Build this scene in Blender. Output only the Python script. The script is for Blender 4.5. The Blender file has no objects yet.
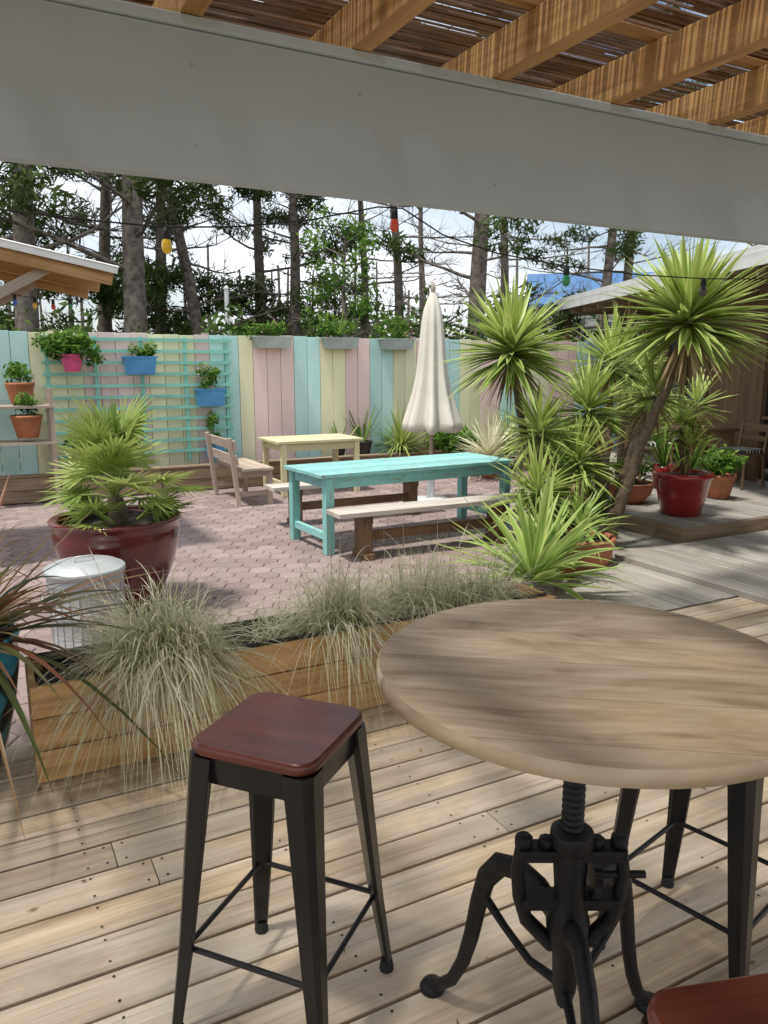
import bpy, math, random
import numpy as np
from mathutils import Vector, Matrix
random.seed(7); rng=np.random.default_rng(7)
C28=math.cos(math.radians(28)); S28=math.sin(math.radians(28)); A28=math.radians(28)
def F(s,n,z=0.0): return Vector((C28*s-S28*n, S28*s+C28*n, z))
scene=bpy.context.scene

# ---------------------------------------------------------------- mesh builder
class MB:
    def __init__(s): s.v=[];s.f=[];s.uv=[];s.mi=[];s.t=[];s.sm=[];s.n=0
    def add(s,verts,faces,uvs=None,m=0,tone=0.5,smooth=False):
        b=s.n
        s.v.extend([tuple(p) for p in verts]); s.n+=len(verts)
        for i,f in enumerate(faces):
            s.f.append(tuple(b+k for k in f)); s.mi.append(m); s.sm.append(smooth)
            s.t.append(tone)
            if uvs is None: s.uv.extend([(verts[k][0],verts[k][1]) for k in f])
            else: s.uv.extend(uvs[i])
    def box(s,c,d,R=None,m=0,tone=None):
        if tone is None: tone=random.random()
        hx,hy,hz=d[0]/2,d[1]/2,d[2]/2
        P=[]
        for sx in(-1,1):
            for sy in(-1,1):
                for sz in(-1,1): P.append(Vector((sx*hx,sy*hy,sz*hz)))
        a=max(range(3),key=lambda i:d[i])
        fs=[((0,1,3,2),0),((4,6,7,5),0),((0,4,5,1),1),((2,3,7,6),1),((0,2,6,4),2),((1,5,7,3),2)]
        o1=random.random()*20;o2=random.random()*20
        faces=[];uvs=[]
        for f,k in fs:
            faces.append(f)
            if k==a:
                b_,c_=[i for i in range(3) if i!=a]
                uvs.append([(P[i][b_]*.3+o1,P[i][c_]+o2) for i in f])
            else:
                oth=3-a-k
                uvs.append([(P[i][a]+o1,P[i][oth]+o2+k*.37) for i in f])
        if R is None: V=[p+Vector(c) for p in P]
        else: V=[R@p+Vector(c) for p in P]
        s.add(V,faces,uvs,m,tone)
    def bar(s,p0,p1,w,h,m=0,tone=None,up=(0,0,1)):
        p0=Vector(p0);p1=Vector(p1);x=(p1-p0);L=x.length;x.normalize()
        up=Vector(up); y=up.cross(x)
        if y.length<1e-4: y=Vector((0,1,0)).cross(x)
        y.normalize(); z=x.cross(y)
        R=Matrix((x,y,z)).transposed()
        s.box((p0+p1)/2,(L,w,h),R,m,tone)
    def loft(s,rings,m=0,tone=.5,smooth=False,caps=True):
        k=len(rings[0]);V=[p for r in rings for p in r];fs=[];uv=[];L=0
        for i in range(len(rings)-1):
            d=(Vector(rings[i+1][0])-Vector(rings[i][0])).length
            for j in range(k):
                j2=(j+1)%k
                fs.append((i*k+j,i*k+j2,(i+1)*k+j2,(i+1)*k+j))
                uv.append([(L,j/k*.3),(L,(j+1)/k*.3),(L+d,(j+1)/k*.3),(L+d,j/k*.3)])
            L+=d
        s.add(V,fs,uv,m,tone,smooth)
        if caps:
            for r,rev in((rings[0],True),(rings[-1],False)):
                idx=tuple(range(k)); idx=idx[::-1] if rev else idx
                s.add(list(r),[idx],[[(r[i][0],r[i][1]) for i in idx]],m,tone,False)
    def tube(s,path,rad,seg=8,m=0,tone=.5,caps=True):
        path=[Vector(p) for p in path];rings=[]
        if not hasattr(rad,'__len__'): rad=[rad]*len(path)
        prev=None
        for i,p in enumerate(path):
            d=(path[min(i+1,len(path)-1)]-path[max(i-1,0)]).normalized()
            if prev is None:
                a=Vector((0,0,1)) if abs(d.z)<.9 else Vector((1,0,0))
                x=d.cross(a).normalized()
            else: x=(prev-d*prev.dot(d)).normalized()
            prev=x;y=d.cross(x)
            rings.append([p+(x*math.cos(q)+y*math.sin(q))*rad[i] for q in [2*math.pi*j/seg for j in range(seg)]])
        s.loft(rings,m,tone,True,caps)
    def lathe(s,prof,c=(0,0,0),seg=40,m=0,tone=.5,caps=False,smooth=True):
        c=Vector(c)
        rings=[[c+Vector((r*math.cos(q),r*math.sin(q),z)) for q in [2*math.pi*j/seg for j in range(seg)]] for r,z in prof]
        s.loft(rings,m,tone,smooth,caps)
    def disc(s,c,r,m=0,tone=.5,seg=24):
        c=Vector(c);V=[c+Vector((r*math.cos(2*math.pi*j/seg),r*math.sin(2*math.pi*j/seg),0)) for j in range(seg)]
        s.add(V,[tuple(range(seg))],None,m,tone)
    def quads(s,V,tones,m=0):
        V=np.asarray(V);n=len(V);b=s.n
        s.v.extend(map(tuple,V.reshape(-1,3).tolist()));s.n+=4*n
        s.f.extend([(b+4*i,b+4*i+1,b+4*i+2,b+4*i+3) for i in range(n)])
        s.uv.extend([(0,0),(1,0),(1,1),(0,1)]*n);s.mi.extend([m]*n);s.sm.extend([False]*n);s.t.extend(list(map(float,tones)))
    def blades(s,base,dirs,L,W,droop,seg=4,m=0,tones=None,fold=.25,belly=.35,side=None):
        base=np.asarray(base,float);dirs=np.asarray(dirs,float);n=len(base)
        dirs=dirs/np.linalg.norm(dirs,axis=1)[:,None]
        L=np.broadcast_to(L,(n,)).astype(float);W=np.broadcast_to(W,(n,)).astype(float);droop=np.broadcast_to(droop,(n,)).astype(float)
        up=np.array([0,0,1.])
        if side is None: side=np.cross(dirs,up)+rng.normal(0,.15,(n,3))
        else: side=np.asarray(side,float)
        side=side/(np.linalg.norm(side,axis=1)[:,None]+1e-6)
        nor=np.cross(side,dirs)
        if tones is None: tones=rng.random(n)
        k=3 if fold else 2
        pts=[]
        for i in range(seg+1):
            t=i/seg
            c=base+dirs*(L*t)[:,None]+np.array([0,0,-1.])*(droop*L*t*t)[:,None]
            w=W*(0.45+t/belly*.55 if t<belly else max(.04,1-((t-belly)/(1-belly))**1.6))*.5
            if k==3: row=[c-side*w[:,None]+nor*(w*fold*1.5)[:,None],c,c+side*w[:,None]+nor*(w*fold*1.5)[:,None]]
            else: row=[c-side*w[:,None],c+side*w[:,None]]
            pts.append(row)
        arr=np.array([[r for r in row] for row in pts])
        arr=arr.transpose(2,0,1,3).reshape(n,-1,3)
        b=s.n;per=(seg+1)*k
        s.v.extend(map(tuple,arr.reshape(-1,3).tolist()));s.n+=n*per
        tl=list(map(float,tones))
        for q in range(n):
            o=b+q*per
            for i in range(seg):
                for j in range(k-1):
                    a=o+i*k+j
                    s.f.append((a,a+1,a+k+1,a+k))
                    s.uv.extend([(i/seg,j/(k-1)),(i/seg,(j+1)/(k-1)),((i+1)/seg,(j+1)/(k-1)),((i+1)/seg,j/(k-1))])
                    s.mi.append(m);s.t.append(tl[q]);s.sm.append(True)
    def mesh(s,name,mats):
        me=bpy.data.meshes.new(name);me.from_pydata(s.v,[],s.f)
        uvl=me.uv_layers.new(name='UVMap');uvl.data.foreach_set('uv',np.array(s.uv,dtype=np.float32).ravel())
        me.polygons.foreach_set('material_index',s.mi);me.polygons.foreach_set('use_smooth',s.sm)
        a=me.attributes.new('tone','FLOAT','FACE');a.data.foreach_set('value',s.t)
        for m_ in mats: me.materials.append(m_)
        me.update();return me
    def obj(s,name,mats,loc=(0,0,0),rz=0,bevel=0,parent=None):
        if not isinstance(mats,(list,tuple)): mats=[mats]
        o=bpy.data.objects.new(name,s.mesh(name,mats));scene.collection.objects.link(o)
        o.location=loc;o.rotation_euler=(0,0,rz)
        if bevel:
            b=o.modifiers.new('Bevel','BEVEL');b.width=bevel;b.segments=2;b.limit_method='ANGLE';b.angle_limit=math.radians(50)
        if parent: o.parent=parent
        return o
def inst(o,loc,rz=0,sc=1,name=None):
    n=bpy.data.objects.new(name or o.name.split('.')[0],o.data);scene.collection.objects.link(n)
    n.location=loc;n.rotation_euler=(0,0,rz);n.scale=(sc,)*3 if not hasattr(sc,'__len__') else sc
    for md in o.modifiers:
        b=n.modifiers.new('Bevel','BEVEL');b.width=md.width;b.segments=2;b.limit_method='ANGLE';b.angle_limit=md.angle_limit
    return n

# ---------------------------------------------------------------- materials
class NT:
    def __init__(s,name):
        s.m=bpy.data.materials.new(name);s.m.use_nodes=True;s.t=s.m.node_tree;s.t.nodes.clear()
        s.out=s.n('ShaderNodeOutputMaterial')
    def n(s,ty,**kw):
        nd=s.t.nodes.new(ty)
        for k,v in kw.items(): setattr(nd,k,v)
        return nd
    def l(s,a,b): s.t.links.new(a,b)
    def math(s,op,a,b=None,clamp=False):
        nd=s.n('ShaderNodeMath',operation=op);nd.use_clamp=clamp
        for i,x in enumerate((a,b)):
            if x is None: continue
            if isinstance(x,(int,float)): nd.inputs[i].default_value=x
            else: s.l(x,nd.inputs[i])
        return nd.outputs[0]
    def ramp(s,fac,stops):
        r=s.n('ShaderNodeValToRGB');e=r.color_ramp.elements
        while len(e)<len(stops): e.new(.5)
        for i,(p,c) in enumerate(stops):
            e[i].position=p;e[i].color=(c[0],c[1],c[2],1) if hasattr(c,'__len__') else (c,c,c,1)
        s.l(fac,r.inputs[0]);return r.outputs[0]
    def mix(s,fac,a,b,bt='MIX'):
        nd=s.n('ShaderNodeMix',data_type='RGBA',blend_type=bt)
        for i,x in ((0,fac),(6,a),(7,b)):
            if isinstance(x,(int,float)): nd.inputs[i].default_value=x
            elif isinstance(x,tuple): nd.inputs[i].default_value=(x[0],x[1],x[2],1)
            else: s.l(x,nd.inputs[i])
        return nd.outputs[2]
    def noise(s,vec,scale,detail=4,rough=.55,dist=0):
        nd=s.n('ShaderNodeTexNoise');nd.inputs['Scale'].default_value=scale;nd.inputs['Detail'].default_value=detail
        nd.inputs['Roughness'].default_value=rough;nd.inputs['Distortion'].default_value=dist
        if vec is not None: s.l(vec,nd.inputs['Vector'])
        return nd.outputs['Fac']
    def tone(s): return s.n('ShaderNodeAttribute',attribute_name='tone').outputs['Fac']
    def uv(s,sx=1,sy=1):
        u=s.n('ShaderNodeUVMap');mp=s.n('ShaderNodeMapping');mp.inputs['Scale'].default_value=(sx,sy,1)
        s.l(u.outputs[0],mp.inputs[0])
        return mp.outputs[0]
    def objc(s): return s.n('ShaderNodeTexCoord').outputs['Object']
    def bump(s,h,st=.3,d=.01,prev=None):
        b=s.n('ShaderNodeBump');b.inputs['Strength'].default_value=st;b.inputs['Distance'].default_value=d
        s.l(h,b.inputs['Height'])
        if prev is not None: s.l(prev,b.inputs['Normal'])
        return b.outputs[0]
    def pbr(s,col,rough=.6,metal=0,normal=None,coat=0,spec=None):
        p=s.n('ShaderNodeBsdfPrincipled')
        for nm,x in (('Base Color',col),('Roughness',rough),('Metallic',metal),('Coat Weight',coat)):
            if isinstance(x,(int,float)): p.inputs[nm].default_value=x
            elif isinstance(x,tuple): p.inputs[nm].default_value=(x[0],x[1],x[2],1)
            else: s.l(x,p.inputs[nm])
        if coat: p.inputs['Coat Roughness'].default_value=.08
        if spec is not None: p.inputs['Specular IOR Level'].default_value=spec
        if normal is not None: s.l(normal,p.inputs['Normal'])
        s.l(p.outputs[0],s.out.inputs[0]);return p

def wood(name,dark,light,rough=.65,gx=1.5,gy=38,var=.35,bumps=.25,coat=0,grey=None,greyamt=.5,groove=0,knots=True,cracks=0):
    t=NT(name);tn=t.tone();v=t.uv(gx,gy)
    g=t.noise(v,1.0,3,.65,.8)
    v2=t.uv(gx*.6,gy*.22);g2=t.noise(v2,1.0,2,.5,1.6)
    fac=t.math('ADD',t.math('MULTIPLY',g,.55),t.math('MULTIPLY',g2,.45))
    col=t.ramp(fac,[(.3,dark),(.62,light)])
    if grey:
        w=t.noise(t.uv(.7,3),1.3,3,.6);col=t.mix(t.math('MULTIPLY',t.ramp(w,[(.35,0.),(.65,1.)]),greyamt),col,grey)
    if knots:
        vo=t.n('ShaderNodeTexVoronoi');vo.inputs['Scale'].default_value=1.0;t.l(t.uv(1.6,7),vo.inputs['Vector'])
        kn=t.ramp(vo.outputs['Distance'],[(.03,1.),(.11,0.)])
        col=t.mix(t.math('MULTIPLY',kn,.55),col,tuple(c*.45 for c in dark))
    if cracks:
        ck=t.noise(t.uv(1.1,75),1.0,2,.7)
        col=t.mix(t.math('MULTIPLY',t.ramp(ck,[(.62,0.),(.70,1.)]),cracks),col,tuple(c*.35 for c in dark))
        st=t.noise(t.uv(1.3,2.2),1.6,4,.7)
        col=t.mix(t.math('MULTIPLY',t.ramp(st,[(.52,0.),(.68,1.)]),.35),col,tuple(c*.7 for c in dark))
    hs=t.n('ShaderNodeHueSaturation');t.l(col,hs.inputs['Color'])
    t.l(t.math('ADD',t.math('MULTIPLY',tn,var),1-var/2),hs.inputs['Value'])
    nb=t.bump(g,bumps,.004)
    if groove:
        sp=t.n('ShaderNodeSeparateXYZ');t.l(t.uv(1,1),sp.inputs[0])
        w=t.math('SINE',t.math('MULTIPLY',sp.outputs[1],groove))
        nb=t.bump(w,.8,.003)
        hs2=t.mix(t.math('MULTIPLY',t.ramp(w,[(.0,1.),(.5,0.)]),.45),hs.outputs[0],(.06,.05,.045));t.pbr(hs2,rough,normal=nb);return t.m
    t.pbr(hs.outputs[0],rough,normal=nb,coat=coat);return t.m
def paint(name,col,rough=.55,wear=0,under=(.25,.17,.1),dirt=.2,bumps=.1,gy=30,wl=.56):
    t=NT(name);tn=t.tone()
    n1=t.noise(t.uv(1.2,4),1.5,3,.6);n2=t.noise(t.uv(3,gy),1,3,.6)
    c=t.mix(t.math('MULTIPLY',t.ramp(n1,[(.35,1.),(.7,0.)]),dirt),col,tuple(x*.5 for x in col))
    c=t.mix(t.math('MULTIPLY',n2,dirt*.7),c,tuple(x*.65 for x in col))
    if wear:
        w=t.noise(t.uv(3,14),2.2,5,.7);wf=t.ramp(w,[(wl,0.),(wl+.05,1.)])
        c=t.mix(t.math('MULTIPLY',wf,wear),c,under)
    hs=t.n('ShaderNodeHueSaturation');t.l(c,hs.inputs['Color']);t.l(t.math('ADD',t.math('MULTIPLY',tn,.22),.89),hs.inputs['Value'])
    t.pbr(hs.outputs[0],rough,normal=t.bump(n2,bumps,.004));return t.m
def plain(name,col,rough=.5,metal=0,coat=0,var=.25,scale=6,bumps=.05,col2=None,spec=None):
    t=NT(name);n1=t.noise(t.objc(),scale,3,.6)
    c=t.mix(t.ramp(n1,[(.3,0.),(.7,1.)]),tuple(x*(1-var) for x in col),col2 or tuple(min(1,x*(1+var*.5)) for x in col))
    nb=t.bump(t.noise(t.objc(),scale*9,2,.6),bumps,.003) if bumps>.06 else None
    t.pbr(c,rough,metal,nb,coat,spec);return t.m
def leaf(name,stops,transl=.35,rough=.5,edge=None,simple=False):
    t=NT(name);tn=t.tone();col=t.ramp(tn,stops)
    if edge:
        sp=t.n('ShaderNodeSeparateXYZ');u=t.n('ShaderNodeUVMap');t.l(u.outputs[0],sp.inputs[0])
        e=t.math('ABSOLUTE',t.math('SUBTRACT',sp.outputs[1],.5))
        col=t.mix(t.ramp(e,[(.18,0.),(.42,.8)]),col,edge)
    if simple:
        p=t.n('ShaderNodeBsdfDiffuse');t.l(col,p.inputs[0]);t.l(p.outputs[0],t.out.inputs[0])
        if transl==0: return t.m
    else: p=t.pbr(col,rough,spec=.35)
    tr=t.n('ShaderNodeBsdfTranslucent');t.l(col,tr.inputs[0])
    mx=t.n('ShaderNodeMixShader');mx.inputs[0].default_value=transl
    t.l(p.outputs[0],mx.inputs[1]);t.l(tr.outputs[0],mx.inputs[2]);t.l(mx.outputs[0],t.out.inputs[0]);return t.m

M={}
M['deck']=wood('deck_wood',(.31,.215,.125),(.70,.56,.38),.6,1.2,34,.45,.3,grey=(.55,.51,.45),greyamt=.6,cracks=.55)
M['deckg']=wood('grooved_deck_wood',(.30,.27,.23),(.53,.49,.43),.7,1.5,30,.3,.3,grey=(.46,.44,.41),greyamt=.6,groove=2*math.pi/.014,knots=False)
M['box']=wood('planter_wood',(.27,.14,.045),(.60,.37,.15),.6,1.3,26,.35,.25,cracks=.3)
M['rafter']=wood('rafter_wood',(.28,.14,.045),(.58,.35,.14),.55,1.0,22,.25,.2,cracks=.3)
M['oldwood']=wood('weathered_wood',(.24,.17,.12),(.50,.40,.31),.7,1.5,30,.3,.3,grey=(.43,.40,.36))
M['benchtop']=wood('bench_wood',(.34,.28,.23),(.60,.54,.48),.65,1.2,30,.25,.3,grey=(.52,.49,.46),greyamt=.6,cracks=.4)
M['darkwood']=wood('dark_wood',(.08,.045,.025),(.20,.12,.065),.6,1.2,28,.25,.2,knots=False)
M['ledge']=wood('sleeper_wood',(.15,.10,.065),(.36,.27,.18),.75,1.2,22,.3,.35,knots=False)
M['yellowp']=paint('yellow_paint',(.87,.85,.58),dirt=.14,wear=.35,under=(.55,.5,.4),wl=.6)
M['pinkp']=paint('pink_paint',(.87,.67,.64),dirt=.14,wear=.35,under=(.58,.5,.46),wl=.6)
M['bluep']=paint('turquoise_paint',(.55,.82,.79),dirt=.14,wear=.35,under=(.48,.54,.5),wl=.6)
M['tableblue']=paint('worn_turquoise_paint',(.28,.62,.60),.55,wear=.75,under=(.27,.25,.17),dirt=.35,wl=.555)
M['tableyel']=paint('pale_yellow_paint',(.70,.66,.40),.55,wear=.5,dirt=.25)
M['lattice']=paint('lattice_paint',(.27,.63,.53),.5,dirt=.15)
M['beam']=plain('grey_beam_paint',(.47,.54,.62),.6,var=.06,scale=2.0,bumps=.0)
M['white']=plain('white_paint',(.72,.72,.70),.5,var=.12,scale=5)
M['iron']=plain('black_cast_iron',(.012,.012,.014),.5,.2,var=.3,scale=14,bumps=.5,spec=.35)
M['blackp']=plain('black_metal_paint',(.009,.009,.010),.32,0,coat=.15,var=.2,scale=8,spec=.35)
M['rubber']=plain('rubber',(.02,.02,.02),.8)
M['terra']=plain('terracotta',(.42,.16,.08),.75,var=.3,scale=7)
M['redpot']=plain('red_glaze',(.30,.018,.02),.18,coat=.6,var=.3,scale=5)
M['maroon']=plain('maroon_glaze',(.13,.016,.018),.2,coat=.6,var=.45,scale=4)
M['pinkpot']=plain('pink_plastic',(.75,.10,.28),.4)
M['bluepot']=plain('blue_plastic',(.08,.30,.55),.45)
M['greypot']=plain('grey_green_plastic',(.40,.45,.42),.5)
M['blackpot']=plain('black_plastic',(.02,.02,.022),.5)
M['soil']=plain('soil',(.05,.035,.025),.95,var=.5,scale=30,bumps=1)
M['liner']=plain('black_liner',(.012,.012,.014),.5,var=.3,scale=20,bumps=.6)
M['zinc']=plain('zinc',(.50,.53,.54),.4,.2,var=.25,scale=5)
M['canvas']=plain('cream_canvas',(.68,.64,.56),.9,var=.12,scale=3,bumps=.3)
M['bark']=plain('pine_bark',(.12,.092,.075),.9,var=.5,scale=9,bumps=1.0,col2=(.25,.21,.18))
M['ybark']=plain('yucca_bark',(.13,.095,.065),.9,var=.5,scale=25,bumps=1.0)
M['reed']=wood('reed',(.05,.025,.012),(.20,.11,.055),.6,3,10,.7,.2,knots=False)
M['wire']=plain('black_cable',(.01,.01,.01),.5)
for k,c in(('by',(.9,.6,.05)),('br',(.75,.07,.03)),('bg',(.03,.30,.12)),('bb',(.05,.2,.7)),('bk',(.05,.05,.05))):
    M[k]=plain('bulb_'+k,c,.15,coat=.5,var=.05)
M['glass']=plain('dark_glass',(.02,.025,.03),.06,coat=.5,var=.1)
M['blueroof']=plain('blue_roof_tiles',(.06,.16,.34),.6,var=.2,scale=4)
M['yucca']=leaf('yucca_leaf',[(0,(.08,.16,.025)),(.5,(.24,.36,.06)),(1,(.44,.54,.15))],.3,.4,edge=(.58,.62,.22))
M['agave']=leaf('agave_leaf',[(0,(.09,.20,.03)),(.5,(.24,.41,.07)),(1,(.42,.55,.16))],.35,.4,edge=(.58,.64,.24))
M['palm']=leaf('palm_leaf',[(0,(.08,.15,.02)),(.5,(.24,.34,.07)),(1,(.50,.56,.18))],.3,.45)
M['grass']=leaf('grass_blade',[(0,(.28,.31,.16)),(.4,(.56,.56,.36)),(1,(.86,.82,.66))],.3,.6,simple=True)
M['dry']=leaf('dry_leaf',[(0,(.16,.10,.05)),(1,(.50,.40,.24))],.2,.6,simple=True)
M['phorm']=leaf('phormium_leaf',[(0,(.05,.08,.02)),(.4,(.17,.16,.06)),(.7,(.25,.10,.05)),(1,(.42,.34,.16))],.25,.4)
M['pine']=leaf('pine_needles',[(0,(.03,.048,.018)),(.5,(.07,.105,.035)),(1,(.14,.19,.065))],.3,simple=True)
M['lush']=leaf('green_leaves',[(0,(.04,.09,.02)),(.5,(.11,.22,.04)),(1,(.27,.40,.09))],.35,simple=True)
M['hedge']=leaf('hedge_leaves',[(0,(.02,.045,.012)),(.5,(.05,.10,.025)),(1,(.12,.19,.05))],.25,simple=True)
M['flower']=leaf('flowers',[(0,(.7,.1,.25)),(1,(.85,.8,.75))],.3,simple=True)
M['litter']=leaf('fallen_leaves',[(0,(.12,.07,.03)),(1,(.40,.28,.14))],0,simple=True)
M['seat']=wood('mahogany_seat',(.045,.009,.006),(.15,.032,.019),.34,1.5,20,.1,.06,coat=.15,knots=False)
def tabletop():
    t=NT('table_top_wood')
    sp=t.n('ShaderNodeSeparateXYZ');t.l(t.uv(1,1),sp.inputs[0])
    pl=t.math('FLOOR',t.math('MULTIPLY',sp.outputs[1],1/.16))
    wn=t.n('ShaderNodeTexWhiteNoise',noise_dimensions='1D');t.l(pl,wn.inputs['W'])
    cb=t.n('ShaderNodeCombineXYZ');t.l(t.math('MULTIPLY',sp.outputs[0],2.4),cb.inputs[0]);t.l(t.math('MULTIPLY',sp.outputs[1],30),cb.inputs[1]);t.l(t.math('MULTIPLY',wn.outputs[0],40),cb.inputs[2])
    g=t.noise(cb.outputs[0],1,4,.62,1.0)
    cb2=t.n('ShaderNodeCombineXYZ');t.l(t.math('MULTIPLY',sp.outputs[0],2.2),cb2.inputs[0]);t.l(t.math('MULTIPLY',sp.outputs[1],6.5),cb2.inputs[1]);t.l(t.math('MULTIPLY',wn.outputs[0],17),cb2.inputs[2])
    g2=t.noise(cb2.outputs[0],1.2,3,.55,2.4)
    f=t.math('ADD',t.math('MULTIPLY',g,.4),t.math('MULTIPLY',g2,.6))
    c=t.ramp(f,[(.3,(.19,.13,.075)),(.42,(.36,.27,.17)),(.55,(.47,.37,.25)),(.68,(.57,.47,.34))])
    hs=t.n('ShaderNodeHueSaturation');t.l(c,hs.inputs['Color']);t.l(t.math('ADD',t.math('MULTIPLY',wn.outputs[0],.24),.9),hs.inputs['Value'])
    fr=t.math('ABSOLUTE',t.math('SUBTRACT',t.math('FRACT',t.math('MULTIPLY',sp.outputs[1],1/.16)),.5))
    c2=t.mix(t.math('MULTIPLY',t.ramp(fr,[(.488,0.),(.498,1.)]),.5),hs.outputs[0],(.09,.06,.04))
    t.pbr(c2,t.math('ADD',t.math('MULTIPLY',g,.2),.36),normal=t.bump(g,.12,.003));return t.m
M['ttop']=tabletop()
def pavers():
    t=NT('pink_paver');tn=t.tone();o=t.objc()
    n2=t.noise(o,60,3,.7)
    c=t.ramp(tn,[(0,(.205,.15,.142)),(.5,(.285,.21,.20)),(1,(.36,.275,.26))])
    c=t.mix(t.math('MULTIPLY',t.ramp(n2,[(.35,0.),(.7,1.)]),.35),c,(.15,.12,.11))
    c=t.mix(t.math('MULTIPLY',t.ramp(t.noise(o,.7,5,.6),[(.4,0.),(.7,1.)]),.4),c,(.34,.295,.275))
    c=t.mix(t.math('MULTIPLY',t.ramp(t.noise(o,1.9,4,.65),[(.5,0.),(.72,1.)]),.45),c,(.13,.10,.09))
    t.pbr(c,.85,normal=t.bump(n2,.4,.004));return t.m
M['paver']=pavers()
M['sand']=plain('joint_sand',(.12,.10,.085),.95,scale=40,bumps=.6)
def groundm():
    t=NT('forest_ground');o=t.objc()
    c=t.ramp(t.noise(o,.8,6,.65),[(.3,(.06,.075,.03)),(.55,(.13,.12,.06)),(.75,(.22,.18,.11))])
    t.pbr(c,.95);return t.m
M['ground']=groundm()
def bluepat():
    t=NT('teal_patterned_glaze');o=t.objc()
    w=t.n('ShaderNodeTexWave');w.inputs['Scale'].default_value=5;w.inputs['Distortion'].default_value=9;w.inputs['Detail'].default_value=2;t.l(o,w.inputs['Vector'])
    c=t.ramp(w.outputs['Fac'],[(.25,(.006,.02,.03)),(.5,(.01,.07,.10)),(.78,(.05,.26,.36))])
    t.pbr(c,.15,coat=.6);return t.m
M['teal']=bluepat()
def stripes():
    t=NT('striped_fabric');sp=t.n('ShaderNodeSeparateXYZ');t.l(t.objc(),sp.inputs[0])
    w=t.math('SINE',t.math('ADD',t.math('MULTIPLY',sp.outputs[1],90),t.math('MULTIPLY',t.noise(t.objc(),6,2),9)))
    t.pbr(t.ramp(w,[(.4,(.03,.03,.03)),(.6,(.7,.68,.62))]),.9);return t.m
M['stripe']=stripes()

# ---------------------------------------------------------------- camera, light, world
cd=bpy.data.cameras.new('camera');cam=bpy.data.objects.new('camera',cd);scene.collection.objects.link(cam)
cd.sensor_fit='VERTICAL';cd.sensor_height=36;cd.sensor_width=27;cd.lens=27.03;cd.clip_end=1500;cd.clip_start=.05
cam.location=(0,0,1.6);cam.rotation_euler=(math.radians(79.2),0,0);scene.camera=cam
Ls=Vector((-.24,-.20,.93)).normalized()
Lr=Matrix.Rotation(-A28,3,'Z')@Ls   # the whole scene is turned by -28 deg at the end
sd=bpy.data.lights.new('sun','SUN');sd.energy=4.2;sd.angle=math.radians(4.5);sd.color=(1,.955,.88)
so=bpy.data.objects.new('sun',sd);scene.collection.objects.link(so);so.rotation_euler=Lr.to_track_quat('Z','Y').to_euler();so.location=(0,0,20)
w=bpy.data.worlds.new('World');scene.world=w;w.use_nodes=True;nt=w.node_tree;nt.nodes.clear()
out=nt.nodes.new('ShaderNodeOutputWorld');bg=nt.nodes.new('ShaderNodeBackground');sky=nt.nodes.new('ShaderNodeTexSky')
sky.sky_type='NISHITA';sky.sun_disc=False;sky.sun_elevation=math.asin(Lr.z);sky.sun_rotation=math.atan2(Lr.x,Lr.y);sky.air_density=1.0;sky.dust_density=2.0
tc=nt.nodes.new('ShaderNodeTexCoord');mp=nt.nodes.new('ShaderNodeMapping');mp.inputs['Scale'].default_value=(1,1,2.5)
ns=nt.nodes.new('ShaderNodeTexNoise');ns.inputs['Scale'].default_value=2.2;ns.inputs['Detail'].default_value=5
rp=nt.nodes.new('ShaderNodeValToRGB');rp.color_ramp.elements[0].position=.32;rp.color_ramp.elements[1].position=.60
mx=nt.nodes.new('ShaderNodeMix');mx.data_type='RGBA';mx.inputs[7].default_value=(8.8,9.1,9.5,1)
nt.links.new(tc.outputs['Generated'],mp.inputs[0]);nt.links.new(mp.outputs[0],ns.inputs['Vector']);nt.links.new(ns.outputs['Fac'],rp.inputs[0])
nt.links.new(rp.outputs[0],mx.inputs[0]);nt.links.new(sky.outputs[0],mx.inputs[6]);nt.links.new(mx.outputs[2],bg.inputs[0])
bg.inputs[1].default_value=.15;nt.links.new(bg.outputs[0],out.inputs[0])
scene.view_settings.view_transform='Standard';scene.view_settings.look='None';scene.view_settings.exposure=0

# ---------------------------------------------------------------- ground
g=MB();R=400
g.add([(-R,-R,0),(R,-R,0),(R,R,0),(-R,R,0)],[(0,1,2,3)]);g.obj('ground',M['ground'],(0,0,-.2))

def nb(s):
    if s<2.7: return -9
    if s<4.5: return 3.4+(s-2.7)*.72
    return 4.7+(s-4.5)*1.07
p=MB()
p.add([(-8,3.45,-.15),(12.5,3.45,-.15),(12.5,11.6,-.15),(-8,11.6,-.15)],[(0,1,2,3)],m=1)
hr=.108;dx=hr*1.5;dy=hr*math.sqrt(3)
i=0;s=-7.5
while s<11.0:
    n=3.6+(dy/2 if i%2 else 0)
    while n<11.2:
        if not(s>2.6 and n<nb(s)-.1):
            z=-.12+random.uniform(-.002,.002);rr=hr-.003;ro=hr-.008
            a=[math.pi/3*k for k in range(6)]
            top=[(s+ro*math.cos(q),n+ro*math.sin(q),z) for q in a]
            bot=[(s+rr*math.cos(q),n+rr*math.sin(q),z-.006) for q in a]
            bb=[(x,y,z-.03) for x,y,_ in bot]
            tn=min(1,max(0,random.gauss(.5,.28)))
            p.add(top+bot+bb,[tuple(range(6))]+[(6+k,6+(k+1)%6,(k+1)%6,k) for k in range(6)]+[(12+k,12+(k+1)%6,6+(k+1)%6,6+k) for k in range(6)],tone=tn)
        n+=dy
    s+=dx;i+=1
p.obj('patio_paving',[M['paver'],M['sand']],rz=A28)

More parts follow.
